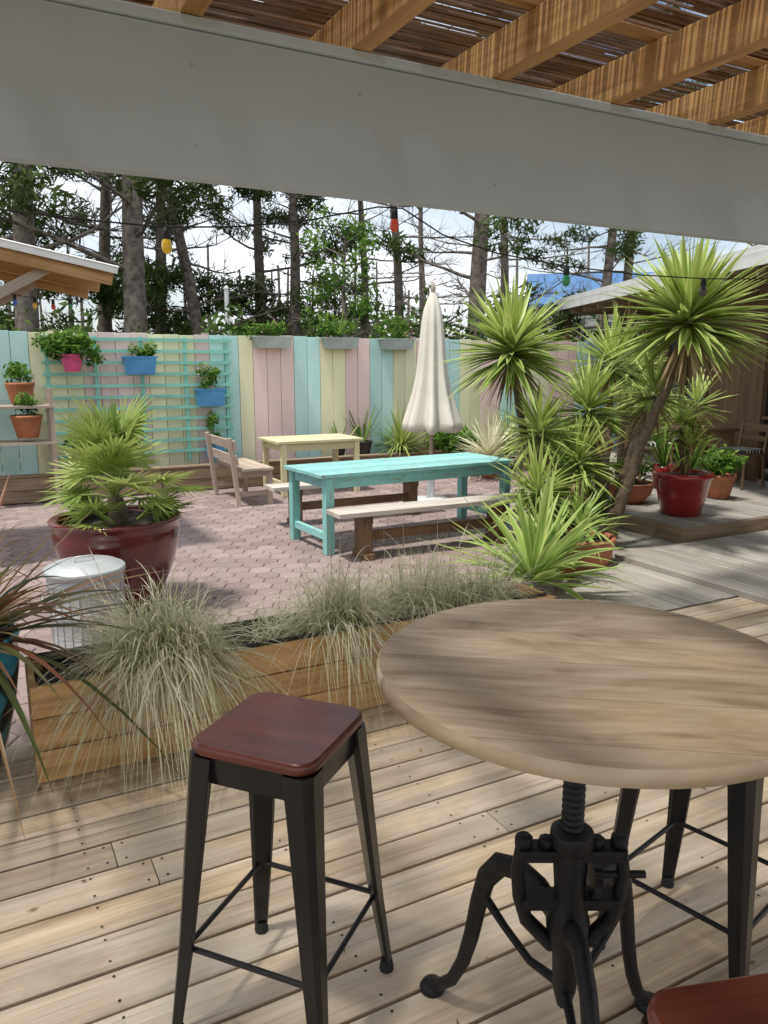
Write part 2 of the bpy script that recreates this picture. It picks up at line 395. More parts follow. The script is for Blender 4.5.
# ---------------------------------------------------------------- decks
def board(mb,x0,x1,y,w,th=.028,z=0,ax='x',m=0):
    o1=random.random()*50;o2=random.random()*50;tn=random.random();c=.005
    prof=[(-w/2,-th),(-w/2,-c),(-w/2+c,0),(w/2-c,0),(w/2,-c),(w/2,-th)]
    def P(x,q): return (x,y+q[0],z+q[1]) if ax=='x' else (y+q[0],x,z+q[1])
    V=[P(x0,q) for q in prof]+[P(x1,q) for q in prof]
    acc=[0,.024,.029,w+.02,w+.026,w+.05];fs=[];uv=[]
    for k in range(5):
        f=(k,k+1,6+k+1,6+k) if ax=='y' else (k,6+k,7+k,k+1)
        fs.append(f)
        uv.append([((x0 if q<6 else x1)+o1,acc[q%6]+o2) for q in f])
    for e in (tuple(range(6)),tuple(range(6,12))):
        fs.append(e);uv.append([(prof[q%6][0]*.2+o1,prof[q%6][1]+o2) for q in e])
    mb.add(V,fs,uv,m,tn)
d=MB();n=-3.5
while n<3.36:
    x=-6+random.uniform(-2,0)
    while x<10:
        L=random.choice([3.0,3.6,4.2]);board(d,x,x+L-.004,n,.137,z=random.uniform(-.0015,.0015))
        if n>-.5:
            for e in (x+.03,x+L-.03):
                for q in(-.045,.045): d.disc((e,n+q,.0025),.0045,1,seg=8)
        x+=L
    if n>0:
        for j in range(-6,14):
            for q in(-.045,.045): d.disc((j*.6+.2,n+q,.0025),.0042,1,seg=8)
    n+=.149
for j in range(-10,17): d.box((j*.6+.2,0,-.095),(.05,6.8,.12),m=0,tone=.1)
d.box((-.5,3.435,-.08),(7,.02,.15),m=0,tone=.4)
d.obj('wooden_deck',[M['deck'],M['rubber']],rz=A28)
d=MB();s=2.75
while s<14:
    n0=3.45;n1=nb(s) if s<10.6 else 12
    n1=min(n1,12.0)
    if n1-n0>.1:
        x=n0
        while x<n1:
            L=min(random.choice([2.4,3.0,3.6]),n1-x);board(d,x,x+L-.004,s,.136,ax='y',z=random.uniform(-.001,.001));x+=L
    s+=.144
for j in range(0,14): 
    s0=max(2.75,4.5+((3.6+j*.6)-4.7)/1.07+.2) if 3.6+j*.6>4.7 else 2.75+((3.6+j*.6)-3.4)/.72+.1
    d.box(((s0+14)/2,3.6+j*.6,-.095),(14-s0,.05,.12),tone=.1)
d.obj('deck_walkway',[M['deckg']],rz=A28)
d=MB();s=4.75
while s<8.4:
    board(d,1.6,4.62,s,.137,ax='y',z=.045);s+=.143
d.box((6.55,4.635,.022),(3.7,.022,.044),tone=.6);d.box((4.665,3.1,.022),(.022,3.05,.044),tone=.7)
d.obj('deck_ramp',[M['deckg']],rz=A28)
d=MB();s=5.7
while s<7.0:
    board(d,4.74,6.6,s,.137,ax='y',z=.16);s+=.143
d.box((6.33,4.73,.075),(1.4,.024,.145),m=1,tone=.3);d.box((5.615,5.66,.075),(.024,1.85,.145),m=1,tone=.3);d.box((7.03,5.66,.075),(.024,1.85,.145),m=1,tone=.3)
d.obj('low_wooden_platform',[M['deckg'],M['ledge']],rz=A28)
N=1100;ss=rng.uniform(-2,9,N);nn=rng.uniform(-.2,10.4,N);zz=np.where(nn<3.4,.006,-.112)
for i in range(N):
    if nn[i]>3.4 and ss[i]>2.6 and nn[i]<nb(ss[i])+.05: zz[i]=.006
    if 4.6<ss[i]<8.5 and nn[i]<4.7: zz[i]=.052
keep=~(((ss>5.5)&(ss<7.1)&(nn>4.6)&(nn<6.7))|((nn>3.0)&(nn<3.5))|((nn<3)&(rng.random(N)<.6)));ss,nn,zz=ss[keep],nn[keep],zz[keep];N=len(ss)
an=rng.random(N)*6.28;sz=rng.uniform(.008,.022,N);wd=rng.uniform(.15,.5,N)*sz
a=np.stack([np.cos(an)*sz,np.sin(an)*sz,rng.uniform(-.002,.002,N)],1);b_=np.stack([-np.sin(an)*wd,np.cos(an)*wd,rng.uniform(-.002,.002,N)],1);P=np.stack([ss,nn,zz],1)
mb=MB();mb.quads(np.stack([P-a,P+b_,P+a,P-b_],1),rng.random(N));mb.obj('fallen_leaves',M['litter'],rz=A28)

# ---------------------------------------------------------------- fence
f=MB();s=-3.0
def fcol(s):
    stops=[(.1,0),(.75,2),(1.25,0),(1.75,1),(2.2,1),(2.75,0),(3.0,1),(3.38,2),(3.62,0),(4.25,1),(4.68,2),(5.08,0),(5.5,1),(5.9,2),(6.35,0),(6.8,1),(7.25,2),(7.7,0),(8.1,1),(8.6,2),(9.2,0),(9.8,1),(11,2)]
    for a,c in stops:
        if s<a: return c
    return 0
while s<10.9:
    zt=2.02+random.uniform(-.012,.012)
    f.box((s,10.95+random.uniform(-.004,.004),(zt-.14)/2),(.204,.022,zt+.14),m=fcol(s));s+=.2115
for z in(.3,1.1,1.8): f.box((3.9,10.985,z),(14,.04,.09),m=3)
for k in range(8): f.box((-3+k*2,11.04,.95),(.09,.09,2.2),m=3)
f.obj('painted_wooden_fence',[M['yellowp'],M['pinkp'],M['bluep'],M['oldwood']],rz=A28,bevel=.003)
l=MB()
for k in range(11): l.box((2.08,10.885,.42+k*.152),(2.5,.018,.042))
for k in range(5): l.box((.9+k*.59,10.905,1.13),(.045,.018,1.7))
l.obj('trellis',M['lattice'],rz=A28)
l=MB()
for k in range(4):
    for z in(-.03,.13): l.box((-3.2+k*2.7+1.35,10.6,z),(2.69,.1,.155))
    l.box((-3.2+k*2.7+1.35,10.6,.228),(2.69,.14,.03))
l.box((2.2,10.78,.1),(10.8,.28,.2),m=1)
l.obj('raised_garden_bed',[M['ledge'],M['soil']],rz=A28,bevel=.006)

# ---------------------------------------------------------------- planter box
b=MB();s0,s1,n0,n1=.10,2.64,3.04,3.41
L=s1-s0;cs=(s0+s1)/2
for k in range(3):
    z=.068+k*.133
    b.box((cs,n0+.012,z),(L,.024,.128));b.box((cs,n1-.012,z),(L,.024,.128))
    for sx in(s0+.012,s1-.012): b.box((sx,(n0+n1)/2,z),(.024,n1-n0-.05,.128))
for sx in (s0+.045,(s0+s1)/2,s1-.045):
    for ny in(n0+.045,n1-.045): b.box((sx,ny,.2),(.04,.04,.38))
b.box((cs,n0+.029,.212),(L-.06,.006,.405),m=1);b.box((cs,n1-.029,.212),(L-.06,.006,.405),m=1)
b.box((cs,(n0+n1)/2,.18),(L-.07,n1-n0-.07,.34),m=2)
b.obj('wooden_planter_box',[M['box'],M['liner'],M['soil']],rz=A28,bevel=.004)
def grass_clump(name,loc,N,Lm,spread,seed,bias=(0,0)):
    r=np.random.default_rng(seed);mb=MB()
    ang=r.random(N)*2*np.pi;el=np.radians(r.uniform(28,88,N))
    dr=np.stack([np.cos(ang)*np.cos(el)+bias[0],np.sin(ang)*np.cos(el)+bias[1],np.sin(el)],1)
    base=np.stack([r.normal(0,spread,N),r.normal(0,spread*.6,N),np.zeros(N)],1)
    lk=1+.22*np.sin(ang*5+seed)+.12*np.sin(ang*11)
    mb.blades(base,dr,Lm*lk*r.uniform(.45,1.2,N),r.uniform(.0026,.0055,N),r.uniform(.4,1.5,N)*np.cos(el)**.25,seg=6,fold=0,tones=np.clip(r.normal(.55,.28,N),0,1))
    K=int(N/45);ang=r.random(K)*2*np.pi;el=np.radians(r.uniform(50,80,K))
    dr=np.stack([np.cos(ang)*np.cos(el),np.sin(ang)*np.cos(el),np.sin(el)],1)
    mb.blades(base[:K],dr,Lm*r.uniform(1.0,1.4,K),.0045,r.uniform(.3,.75,K),seg=7,fold=0,belly=.8,tones=r.uniform(.75,1,K))
    return mb.obj(name,M['grass'],loc)
grass_clump('ornamental_grass',F(.62,3.15,.36),3800,.58,.085,1,bias=(.08,-.28))
grass_clump('ornamental_grass',F(1.45,3.2,.36),1900,.54,.07,2,bias=(.1,-.1))
grass_clump('ornamental_grass',F(1.95,3.25,.36),2000,.50,.10,3)
grass_clump('ornamental_grass',F(2.3,3.2,.36),1100,.42,.06,4)
grass_clump('ornamental_grass',F(1.2,3.25,.36),350,.34,.08,5)

# ---------------------------------------------------------------- pergola
b=MB()
b.box((2,2.9,2.49),(15,.07,.48),m=0,tone=.5)
b.box((2,2.955,2.475),(15,.035,.40),m=0,tone=.5)
b.box((2,2.925,2.75),(15,.16,.035),m=0,tone=.5)
for k in range(-6,12):
    for q in(2.36,2.62): b.tube([(k*.645+.774,2.868,q),(k*.645+.774,2.862,q)],.006,8,1)
b.obj('grey_painted_beam',[M['beam'],M['zinc']],rz=A28,bevel=.004)
b=MB()
for k in range(-7,12):
    s=.774+.645*k
    b.box((s,.85,2.855),(.078,5.5,.17))
for nn in (-1.6,-.2,1.2,2.6,3.58): b.box((2,nn,2.957),(15,.045,.03))
b.obj('pergola_rafters',M['rafter'],rz=A28,bevel=.004)
b=MB();n=-1.9
while n<3.62:
    s=-4.5+random.uniform(-1,0)
    while s<8.5:
        L=random.uniform(1.2,2.2);z=2.982+random.uniform(0,.012);dn=random.uniform(-.014,.014)
        r=random.uniform(.0038,.006)
        if random.random()>.04: b.bar((s,n,z),(s+L,n+dn,z+random.uniform(-.004,.004)),r*2,r*2)
        s+=L*.93
    n+=random.uniform(.0115,.0205)
for k in range(-14,28): b.box((k*.32,.85,2.998),(.004,5.4,.004))
b.obj('reed_roof_screen',M['reed'],rz=A28)
b=MB()
for s in(-3.2,6.9): b.box((s,2.9,1.12),(.12,.12,2.25))
for s in(-3.2,6.9): b.box((s,-1.7,1.36),(.12,.12,2.8))
b.obj('pergola_posts',M['white'],rz=A28,bevel=.004)

def string_light(name,pts,bulbs):
    mb=MB();mb.tube(pts,.0035,6,0)
    for (q,mi,sc) in bulbs:
        q=Vector(q);sc*=.88
        mb.lathe([(.003,.0),(.016*sc,-.004),(.018*sc,-.045*sc),(.015*sc,-.05*sc)],q,14,0)
        mb.lathe([(.014*sc,-.048*sc),(.021*sc,-.062*sc),(.0235*sc,-.08*sc),(.02*sc,-.098*sc),(.01*sc,-.109*sc),(.001,-.111*sc)],q,14,mi)
    return mb.obj(name,[M['wire'],M['by'],M['br'],M['bg'],M['bb'],M['bk']])
def cat(pts,sub=6):
    o=[]
    for a,b_ in zip(pts,pts[1:]):
        for k in range(sub): o.append(F(*[a[i]+(b_[i]-a[i])*k/sub for i in range(3)]))
    o.append(F(*pts[-1]));return o
string_light('string_lights',cat([(-1.2,3.1,2.3),(-.5,3.1,2.17),(0,3.1,2.135),(.4,3.1,2.118),(.71,3.1,2.115),(1.0,3.1,2.14),(1.3,3.1,2.19),(1.62,3.1,2.27),(1.74,3.1,2.275),(1.95,3.1,2.18),(2.25,3.1,2.12),(2.68,3.1,2.085),(3.2,3.1,2.07),(3.67,3.1,2.075),(4.2,3.1,2.1),(5.2,3.1,2.2)]),
 [(F(.06,3.1,2.13),5,1),(F(.71,3.1,2.115),1,1),(F(1.70,3.1,2.27),2,1),(F(2.68,3.1,2.085),3,1),(F(3.67,3.1,2.075),5,1)])

# ---------------------------------------------------------------- stools
def stool():
    mb=MB();h=.155;rc=.045;pts=[]
    for cx,cy,a0 in((1,1,0),(-1,1,90),(-1,-1,180),(1,-1,270)):
        for k in range(6):
            a=math.radians(a0+k*18);pts.append((cx*(h-rc)+rc*math.cos(a),cy*(h-rc)+rc*math.sin(a)))
    def ring(sc,z): return [Vector((x*sc,y*sc,z)) for x,y in pts]
    mb.loft([ring(.975,.732),ring(1.02,.736),ring(1.03,.746),ring(1.02,.757),ring(.985,.761)],m=1,smooth=True,caps=False,tone=.5)
    top=ring(.985,.761);mb.add(top,[tuple(range(len(top)))],None,1,.5);bt=ring(.975,.732);mb.add(bt,[tuple(range(len(bt)))[::-1]],None,1,.5)
    mb.loft([ring(.93,.665),ring(.955,.70),ring(.965,.7315)],m=0,smooth=True,caps=False)
    lt=.125;lb=.198
    for sx in(-1,1):
        for sy in(-1,1):
            def sec(x,y,z,w,c):
                o=[(w,w-c),(w-c,w),(-w,w),(-w,w*.45),(w*.45,-w),(w,-w)]
                return [Vector((sx*(x+a),sy*(y+b),z)) for a,b in o]
            rs=[sec(lt,lt,.731,.034,.02),sec(lt+.012,lt+.012,.6,.030,.016),sec(lb-.03,lb-.03,.25,.021,.010),sec(lb-.004,lb-.004,.02,.014,.006)]
            if sx*sy<0: rs=[r[::-1] for r in rs]
            mb.loft(rs,m=0)
            mb.lathe([(.019,0),(.02,.006),(.016,.03)],(sx*(lb-.004),sy*(lb-.004),0),12,2,caps=True)
    zb=.24;q=lb-.026
    for a,b_ in(((-q,-q),(q,-q)),((q,-q),(q,q)),((q,q),(-q,q)),((-q,q),(-q,-q))):
        mb.tube([(a[0],a[1],zb),(b_[0],b_[1],zb)],.007,8,0)
    return mb
st=stool().obj('bar_stool',[M['blackp'],M['seat'],M['rubber']],(-.246,1.70,0),math.radians(-22),bevel=.002)
inst(st,(.874,1.875,0),math.radians(42));inst(st,(.528,.782,0),math.radians(10))

# ---------------------------------------------------------------- crank table
e=bpy.data.objects.new('crank_bar_table',None);scene.collection.objects.link(e);e.location=(.372,1.375,0)
mb=MB();r=.402;sg=96;tz=1.05;a=math.radians(-8)
def ringz(r,z): return [Vector((r*math.cos(2*math.pi*k/sg)+.016,r*math.sin(2*math.pi*k/sg),z)) for k in range(sg)]
rg=[ringz(r-.006,tz-.030),ringz(r,tz-.026),ringz(r,tz-.005),ringz(r-.005,tz)]
mb.loft(rg,smooth=True,caps=False)
for rr,rev in((rg[-1],False),(rg[0],True)):
    idx=list(range(sg));idx=idx[::-1] if rev else idx
    mb.add(rr,[tuple(idx)],[[(rr[i].x*math.cos(a)+rr[i].y*math.sin(a)+3,-rr[i].x*math.sin(a)+rr[i].y*math.cos(a)+3.05) for i in idx]],0)
mb.obj('table_top',M['ttop'],parent=e)
mb=MB()
mb.lathe([(.13,1.019),(.13,1.008),(.05,.99),(.026,.93)],seg=28,caps=True)
prof=[];z=.935
while z>.60: prof+=[(.019,z),(.0225,z-.004),(.0225,z-.008),(.019,z-.012)];z-=.014
mb.lathe(prof,seg=20)
mb.lathe([(.030,.705),(.042,.698),(.044,.67),(.034,.655)],seg=24,caps=True)
mb.lathe([(.030,.655),(.034,.62),(.030,.57),(.036,.53),(.044,.50),(.040,.45),(.028,.42),(.024,.34),(.014,.30)],seg=24,caps=True)
mb.box((0,0,.652),(.21,.045,.024));mb.box((0,0,.545),(.19,.045,.022))
for sx in(-1,1): 
    mb.tube([(sx*.098,0,.665),(sx*.105,0,.61),(sx*.10,0,.55),(sx*.085,0,.50),(sx*.03,0,.44)],[.013,.014,.014,.015,.016],10)
    mb.lathe([(.012,.0),(.018,.004),(.018,.022),(.010,.028)],(sx*.095,0,.662),8,caps=True)
    mb.lathe([(.012,.0),(.016,.004),(.016,.018),(.010,.022)],(sx*.05,0,.662),8,caps=True)
mb.loft([[Vector((.0+dx_,(.046 if k%2 else .038)*math.cos(k*math.pi/14),.60+(.046 if k%2 else .038)*math.sin(k*math.pi/14))) for k in range(28)] for dx_ in(.04,.055)])
mb.tube([(.04,0,.60),(.15,-.0,.60)],.008,10)
for az,Rr in((math.radians(124),.44),(math.radians(46),.43),(math.radians(-93),.42)):
    dx_,dy_=math.cos(az),math.sin(az);pr=Vector((-dy_,dx_,0))
    path=[(.03,.49),(.08,.52),(.14,.528),(.20,.505),(.245,.445),(.27,.36),(.292,.26),(.32,.17),(.36,.09),(.41,.035),(Rr+.005,.02)]
    rad=[(.028,.017),(.028,.017),(.028,.017),(.027,.016),(.026,.016),(.024,.015),(.021,.015),(.018,.015),(.016,.015),(.015,.019),(.012,.022)]
    rings=[]
    for i,(x,z) in enumerate(path):
        a0=path[max(0,i-1)];a1=path[min(len(path)-1,i+1)]
        tx,tz_=a1[0]-a0[0],a1[1]-a0[1];ln=math.hypot(tx,tz_);tx/=ln;tz_/=ln
        nx,nz=-tz_,tx;w_,t_=rad[i]
        c=Vector((dx_*x,dy_*x,z));N_=Vector((dx_*nx,dy_*nx,nz))
        rings.append([c+N_*w_*math.cos(q)+pr*t_*math.sin(q) for q in [k*math.pi/5 for k in range(10)]])
    mb.loft(rings,smooth=True)
    mb.tube([(dx_*.02,dy_*.02,.34),(dx_*.10,dy_*.10,.33),(dx_*.18,dy_*.18,.36),(dx_*.262,dy_*.262,.40)],[.011,.009,.009,.011],8)
    mb.lathe([(.032,0),(.034,.008),(.026,.022),(.01,.03)],(dx_*Rr,dy_*Rr,0),16,caps=True)
mb.obj('cast_iron_base',M['iron'],parent=e,bevel=.0015)

# ---------------------------------------------------------------- picnic table / benches
def table(L,W,H,m,slat,leg=.075,over=.09):
    mb=MB();k=max(1,round(W/slat));sw=W/k
    for i in range(k): mb.box((random.uniform(-.004,.004),-W/2+sw*(i+.5),H-.018+random.uniform(-.0015,.0015)),(L,sw-.007,.036))
    lx=L/2-over;ly=W/2-.05
    for sx in(-1,1):
        for sy in(-1,1): mb.box((sx*lx,sy*ly,(H-.04)/2),(leg,leg,H-.04))
        mb.box((sx*lx,0,H-.09),(.03,2*ly-leg,.10))
    for sy in(-1,1): mb.box((0,sy*ly,H-.09),(2*lx-leg,.03,.10))
    for sx in(-1,1): mb.box((sx*lx,0,.16),(.045,2*ly-leg,.07))
    return mb
tb=table(2.26,.84,.75,0,.14,.085);tb.obj('turquoise_picnic_table',M['tableblue'],(.19,7.78,-.12),math.radians(31),bevel=.004)
tb=table(1.25,.8,.74,0,.13,.07);tb.obj('yellow_garden_table',M['tableyel'],F(4.1,9.88,-.12),math.radians(28),bevel=.004)
def bench(L,W=.3,H=.45):
    mb=MB()
    for i in(-1,1): mb.box((0,i*W/4,H-.022),(L,W/2-.005,.044),m=0)
    for sx in(-1,1):
        x=sx*(L/2-.3)
        mb.box((x,0,(H-.045)/2),(.09,.2,H-.046),m=1);mb.box((x,0,H-.081),(.07,W*.9,.07),m=1);mb.box((x,0,.03),(.10,W*.95,.06),m=1)
    mb.box((0,0,.2),(L-.69,.035,.09),m=1)
    return mb
bn=bench(2.05).obj('wooden_bench',[M['benchtop'],M['darkwood']],(.46,7.13,-.12),math.radians(27),bevel=.004)
inst(bn,(-.33,8.62,-.12),math.radians(28))
mb=MB();Lb=1.15
for sx in(-1,1):
    mb.bar((sx*.5,.2,0),(sx*.5,.30,.85),.06,.05);mb.bar((sx*.5,-.2,0),(sx*.5,-.2,.43),.06,.06)
    mb.box((sx*.5,0,.40),(.05,.44,.07));mb.box((sx*.5,0,.15),(.04,.4,.06))
for i in range(3): mb.box((0,-.17+i*.14,.455),(Lb,.13,.035))
for z,y in((.58,.262),(.76,.284)): mb.box((0,y-.035,z),(Lb,.025,.12),Matrix.Rotation(math.radians(-7),3,'X'))
mb.obj('rustic_backrest_bench',M['oldwood'],F(3.02,9.62,-.12),math.radians(28+90),bevel=.004)

# ---------------------------------------------------------------- parasol
mb=MB();seg=56
def pr(r,z,fa,ph=0): return [Vector(((r*(1+fa*math.cos(8*q+ph)+.03*math.sin(3*q+z*2)))*math.cos(q),(r*(1+fa*math.cos(8*q+ph)))*math.sin(q),z+.02*math.sin(5*q)*(1 if z<1 else 0))) for q in [2*math.pi*k/seg for k in range(seg)]]
mb.loft([pr(.02,2.60,0),pr(.06,2.53,.05),pr(.10,2.40,.08),pr(.12,2.25,.12),pr(.135,2.05,.16),pr(.145,1.85,.2),pr(.165,1.6,.24,.2),pr(.195,1.4,.28,.3),pr(.24,1.2,.32,.3),pr(.285,1.02,.34,.4),pr(.30,.93,.34,.4),pr(.25,.90,.28,.4),pr(.06,.98,.1)],smooth=True,caps=False)
mb.tube([(0,0,0),(0,0,2.68)],.024,12,1)
mb.lathe([(.022,2.6),(.035,2.64),(.02,2.70),(.004,2.73)],seg=12,m=1)
mb.lathe([(.05,.4),(.05,.06),(.22,.045),(.24,0)],seg=24,m=2,caps=True)
mb.obj('closed_parasol',[M['canvas'],M['oldwood'],M['white']],(.6,9.75,-.12))

# ---------------------------------------------------------------- pots & plants
def sphere_dirs(n,zmin,zmax):
    z=rng.uniform(zmin,zmax,n);a=rng.random(n)*2*np.pi;r=np.sqrt(1-z*z)
    return np.stack([r*np.cos(a),r*np.sin(a),z],1)
def rosette(mb,c,R,N,m,zmin=-.45,W=.04,droop=.12,seg=4):
    d=sphere_dirs(N,zmin,1.0);c=np.array(c)
    base=c+d*np.array([.03,.03,.05])+np.stack([np.zeros(N),np.zeros(N),(d[:,2])*.06],1)
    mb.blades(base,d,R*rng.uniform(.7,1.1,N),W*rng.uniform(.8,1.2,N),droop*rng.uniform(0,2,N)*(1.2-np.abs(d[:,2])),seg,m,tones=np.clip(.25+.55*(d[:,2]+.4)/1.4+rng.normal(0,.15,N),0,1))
def yucca(name,base,heads,tr=.055,loc=(0,0,0),extra=None):
    mb=MB();base=Vector(base)
    for (p,R,N,via) in heads:
        p=Vector(p);pts=[base]+[Vector(v) for v in via]+[p]
        fine=[]
        for a,b_ in zip(pts,pts[1:]):
            for k in range(5): fine.append(a.lerp(b_,k/5)+Vector((random.uniform(-.010,.010),random.uniform(-.010,.010),0)))
        fine.append(p);nn=len(fine)
        mb.tube(fine,[tr*(1.25-.6*i/nn)*(1+.10*math.sin(i*2.3)) for i in range(nn)],10,0)
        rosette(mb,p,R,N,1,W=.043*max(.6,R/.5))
        d=sphere_dirs(int(N*.2),-.97,-.4)
        mb.blades(np.array(p)+np.array([0,0,-.06])+d*.03,d,R*.6,.03,.25,3,2,tones=rng.random(len(d)))
    if extra: extra(mb)
    return mb.obj(name,[M['ybark'],M['yucca'],M['dry'],M['redpot'],M['soil']],loc)
yucca('yucca_tree',(1.97,6.67,-.1),[((2.5,6.5,1.93),.74,250,[(2.05,6.62,.35),(2.2,6.58,.9),(2.38,6.52,1.45)]),((2.43,7.0,1.32),.42,110,[(2.02,6.7,.2),(2.15,6.8,.7)])],.045)
yucca('yucca_tree',(1.55,7.35,-.1),[((1.17,7.2,1.70),.68,220,[(1.45,7.3,.5),(1.28,7.25,1.1)]),((1.38,6.85,.98),.50,120,[(1.5,7.2,.4)])],.042)
yucca('yucca_tree',(2.25,7.7,-.1),[((2.33,8.0,1.58),.54,150,[(2.25,7.8,.8)]),((1.92,7.3,1.15),.54,140,[(2.15,7.6,.5)])],.045)
yucca('yucca_tree',(1.78,6.9,-.1),[((1.72,6.75,.72),.44,110,[]),],.045)
yucca('yucca_tree',(1.35,6.55,-.1),[((1.3,6.4,.5),.48,110,[])],.045)
yucca('yucca_tree',(2.9,9.4,-.1),[((2.95,9.3,1.5),.5,130,[(2.9,9.4,.8)]),((3.2,9.6,1.1),.45,100,[(2.95,9.4,.4)])],.045)
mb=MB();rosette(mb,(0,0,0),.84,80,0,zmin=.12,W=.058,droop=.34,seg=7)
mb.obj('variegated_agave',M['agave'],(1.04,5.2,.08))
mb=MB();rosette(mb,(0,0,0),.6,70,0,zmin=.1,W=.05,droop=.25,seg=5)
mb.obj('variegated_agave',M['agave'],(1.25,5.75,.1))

def foliage_ball(mb,c,r,N,size,m,flat=1.0,tmin=0,tmax=1,asp=.45):
    d=rng.normal(size=(N,3));d/=np.linalg.norm(d,axis=1)[:,None]
    rad=rng.random(N)**.45
    rr=np.array(r if hasattr(r,'__len__') else (r,r,r*flat))
    P=np.array(c)+d*rad[:,None]*rr*(1+.15*np.sin(d[:,:1]*9+d[:,2:]*7))
    a=rng.normal(size=(N,3));a/=np.linalg.norm(a,axis=1)[:,None];b_=np.cross(a,rng.normal(size=(N,3)));b_/=np.linalg.norm(b_,axis=1)[:,None]
    sz=size*rng.uniform(.6,1.3,N)[:,None]
    V=np.stack([P-a*sz,P+b_*sz*asp,P+a*sz,P-b_*sz*asp],1)
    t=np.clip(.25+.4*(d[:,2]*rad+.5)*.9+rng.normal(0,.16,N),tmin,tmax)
    mb.quads(V,t,m)
POT={'round':[(.62,0),(.68,.02),(.86,.5),(.97,.86),(1.03,.88),(1.03,1.0),(.94,1.0),(.92,.90),(.0,.88)],
     'bowl':[(.55,0),(.6,.03),(.9,.45),(1.0,.9),(1.03,.92),(1.02,1.0),(.92,1.0),(.9,.9),(0,.88)],
     'belly':[(.50,0),(.54,.02),(.70,.22),(.88,.48),(.985,.74),(1.0,.86),(.97,.94),(1.02,.955),(1.04,.98),(1.0,1.0),(.9,.985),(.88,.93),(0,.92)]}
def potted(name,loc,r,h,kind,mat,plant='bush',pr_=.2,N=300,leafm='lush',size=.035,flowers=0,seg=36):
    mb=MB();mb.lathe([(a*r,b_*h) for a,b_ in POT[kind][:-1]],seg=seg,m=0)
    mb.disc((0,0,h*.9),r*.92,1)
    if plant=='bush':
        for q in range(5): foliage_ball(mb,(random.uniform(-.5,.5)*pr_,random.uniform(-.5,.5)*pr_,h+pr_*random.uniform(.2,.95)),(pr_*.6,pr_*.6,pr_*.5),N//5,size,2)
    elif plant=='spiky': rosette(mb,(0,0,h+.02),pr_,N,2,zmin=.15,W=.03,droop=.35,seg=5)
    elif plant=='upright':
        d=sphere_dirs(N,.75,1);b0=d*.04;b0[:,2]=h*.9
        mb.blades(b0,d,pr_*rng.uniform(.6,1.1,N),.035,.05,4,2)
    elif plant=='trail':
        foliage_ball(mb,(0,0,h+pr_*.3),(pr_,pr_*.7,pr_*.6),N,size,2)
        for q in range(6): foliage_ball(mb,(random.uniform(-1.2,1.2)*pr_,random.uniform(-.3,.3)*pr_,h+random.uniform(-.25,.8)*pr_),(pr_*.35,)*3,N//8,size,2)
    if flowers: foliage_ball(mb,(0,0,h+pr_*.6),(pr_,pr_,pr_*.8),flowers,size*.7,3)
    return mb.obj(name,[mat,M['soil'],M[leafm],M['flower']],loc)
mb=MB();mb.lathe([(a*.43,b_*.68) for a,b_ in POT['belly'][:-1]],seg=56,m=0);mb.disc((0,0,.62),.38,1)
def fan(c,dr,Lp,Rf,n=26):
    c=Vector(c);dr=Vector(dr).normalized();tip=c+dr*Lp+Vector((0,0,-.03))
    mb.tube([c,c.lerp(tip,.5)+Vector((0,0,.02)),tip],[.008,.006,.005],6,2,tone=.6)
    side=dr.cross(Vector((0,0,1)));side=side.normalized() if side.length>.05 else Vector((1,0,0))
    upn=side.cross(dr).normalized()
    roll=random.uniform(-.5,.5);side=(side*math.cos(roll)+upn*math.sin(roll)).normalized()
    fd=(dr+upn*random.uniform(-.35,.1)).normalized()
    a=np.radians(np.linspace(-105,105,n));D=np.outer(np.cos(a),np.array(fd))+np.outer(np.sin(a),np.array(side))
    S=np.outer(-np.sin(a),np.array(fd))+np.outer(np.cos(a),np.array(side))
    mb.blades(np.tile(np.array(tip),(n,1)),D,Rf*(.80+.25*np.cos(a))*rng.uniform(.9,1.06,n),.021,rng.uniform(.02,.28,n),5,3,tones=np.clip(random.uniform(.3,.95)+rng.normal(0,.09,n),0,1),side=S,fold=.35,belly=.45)
mb.tube([(0,0,.55),(.02,0,.70),(.0,0,.82)],[.075,.07,.05],12,4)
for k in range(25):
    az=k*2.4+.3;el=math.radians([12,35,58,74,86,25,48,68,80][k%9])
    fan((0,0,.80),(math.cos(az)*math.cos(el),math.sin(az)*math.cos(el),math.sin(el)),random.uniform(.24,.42)+(.16 if el>1.1 else 0),random.uniform(.27,.35))
for k in range(11):
    az=k*2.1+.4;fan((math.cos(az)*.14,math.sin(az)*.14,.64),(math.cos(az),math.sin(az),random.uniform(.25,.9)),random.uniform(.12,.26),random.uniform(.20,.27),20)
mb.obj('potted_fan_palm',[M['maroon'],M['soil'],M['palm'],M['palm'],M['ybark']],(-1.89,5.32,-.12))
mb=MB();prof=[(.205,0),(.212,.01),(.216,.03),(.211,.04),(.216,.22),(.222,.23),(.216,.24),(.222,.42),(.228,.43),(.222,.44),(.224,.475)]
mb.lathe(prof,seg=48)
for k in range(24):
    q=k*math.pi/12;mb.tube([(.2125*math.cos(q),.2125*math.sin(q),.05),(.2235*math.cos(q),.2235*math.sin(q),.41)],.004,5)
mb.lathe([(.232,.472),(.238,.476),(.238,.505),(.230,.512),(.20,.518),(.19,.532),(.05,.540)],seg=48)
mb.disc((0,0,.540),.05)
mb.tube([(-.06,0,.538),(-.05,0,.57),(.05,0,.57),(.06,0,.538)],.006,8)
for sg_ in(-1,1): mb.tube([(sg_*.224,-.05,.36),(sg_*.252,-.045,.34),(sg_*.252,.045,.34),(sg_*.224,.05,.36)],.006,8)
mb.obj('metal_bin',M['zinc'],(-1.84,4.58,-.12),math.radians(40))
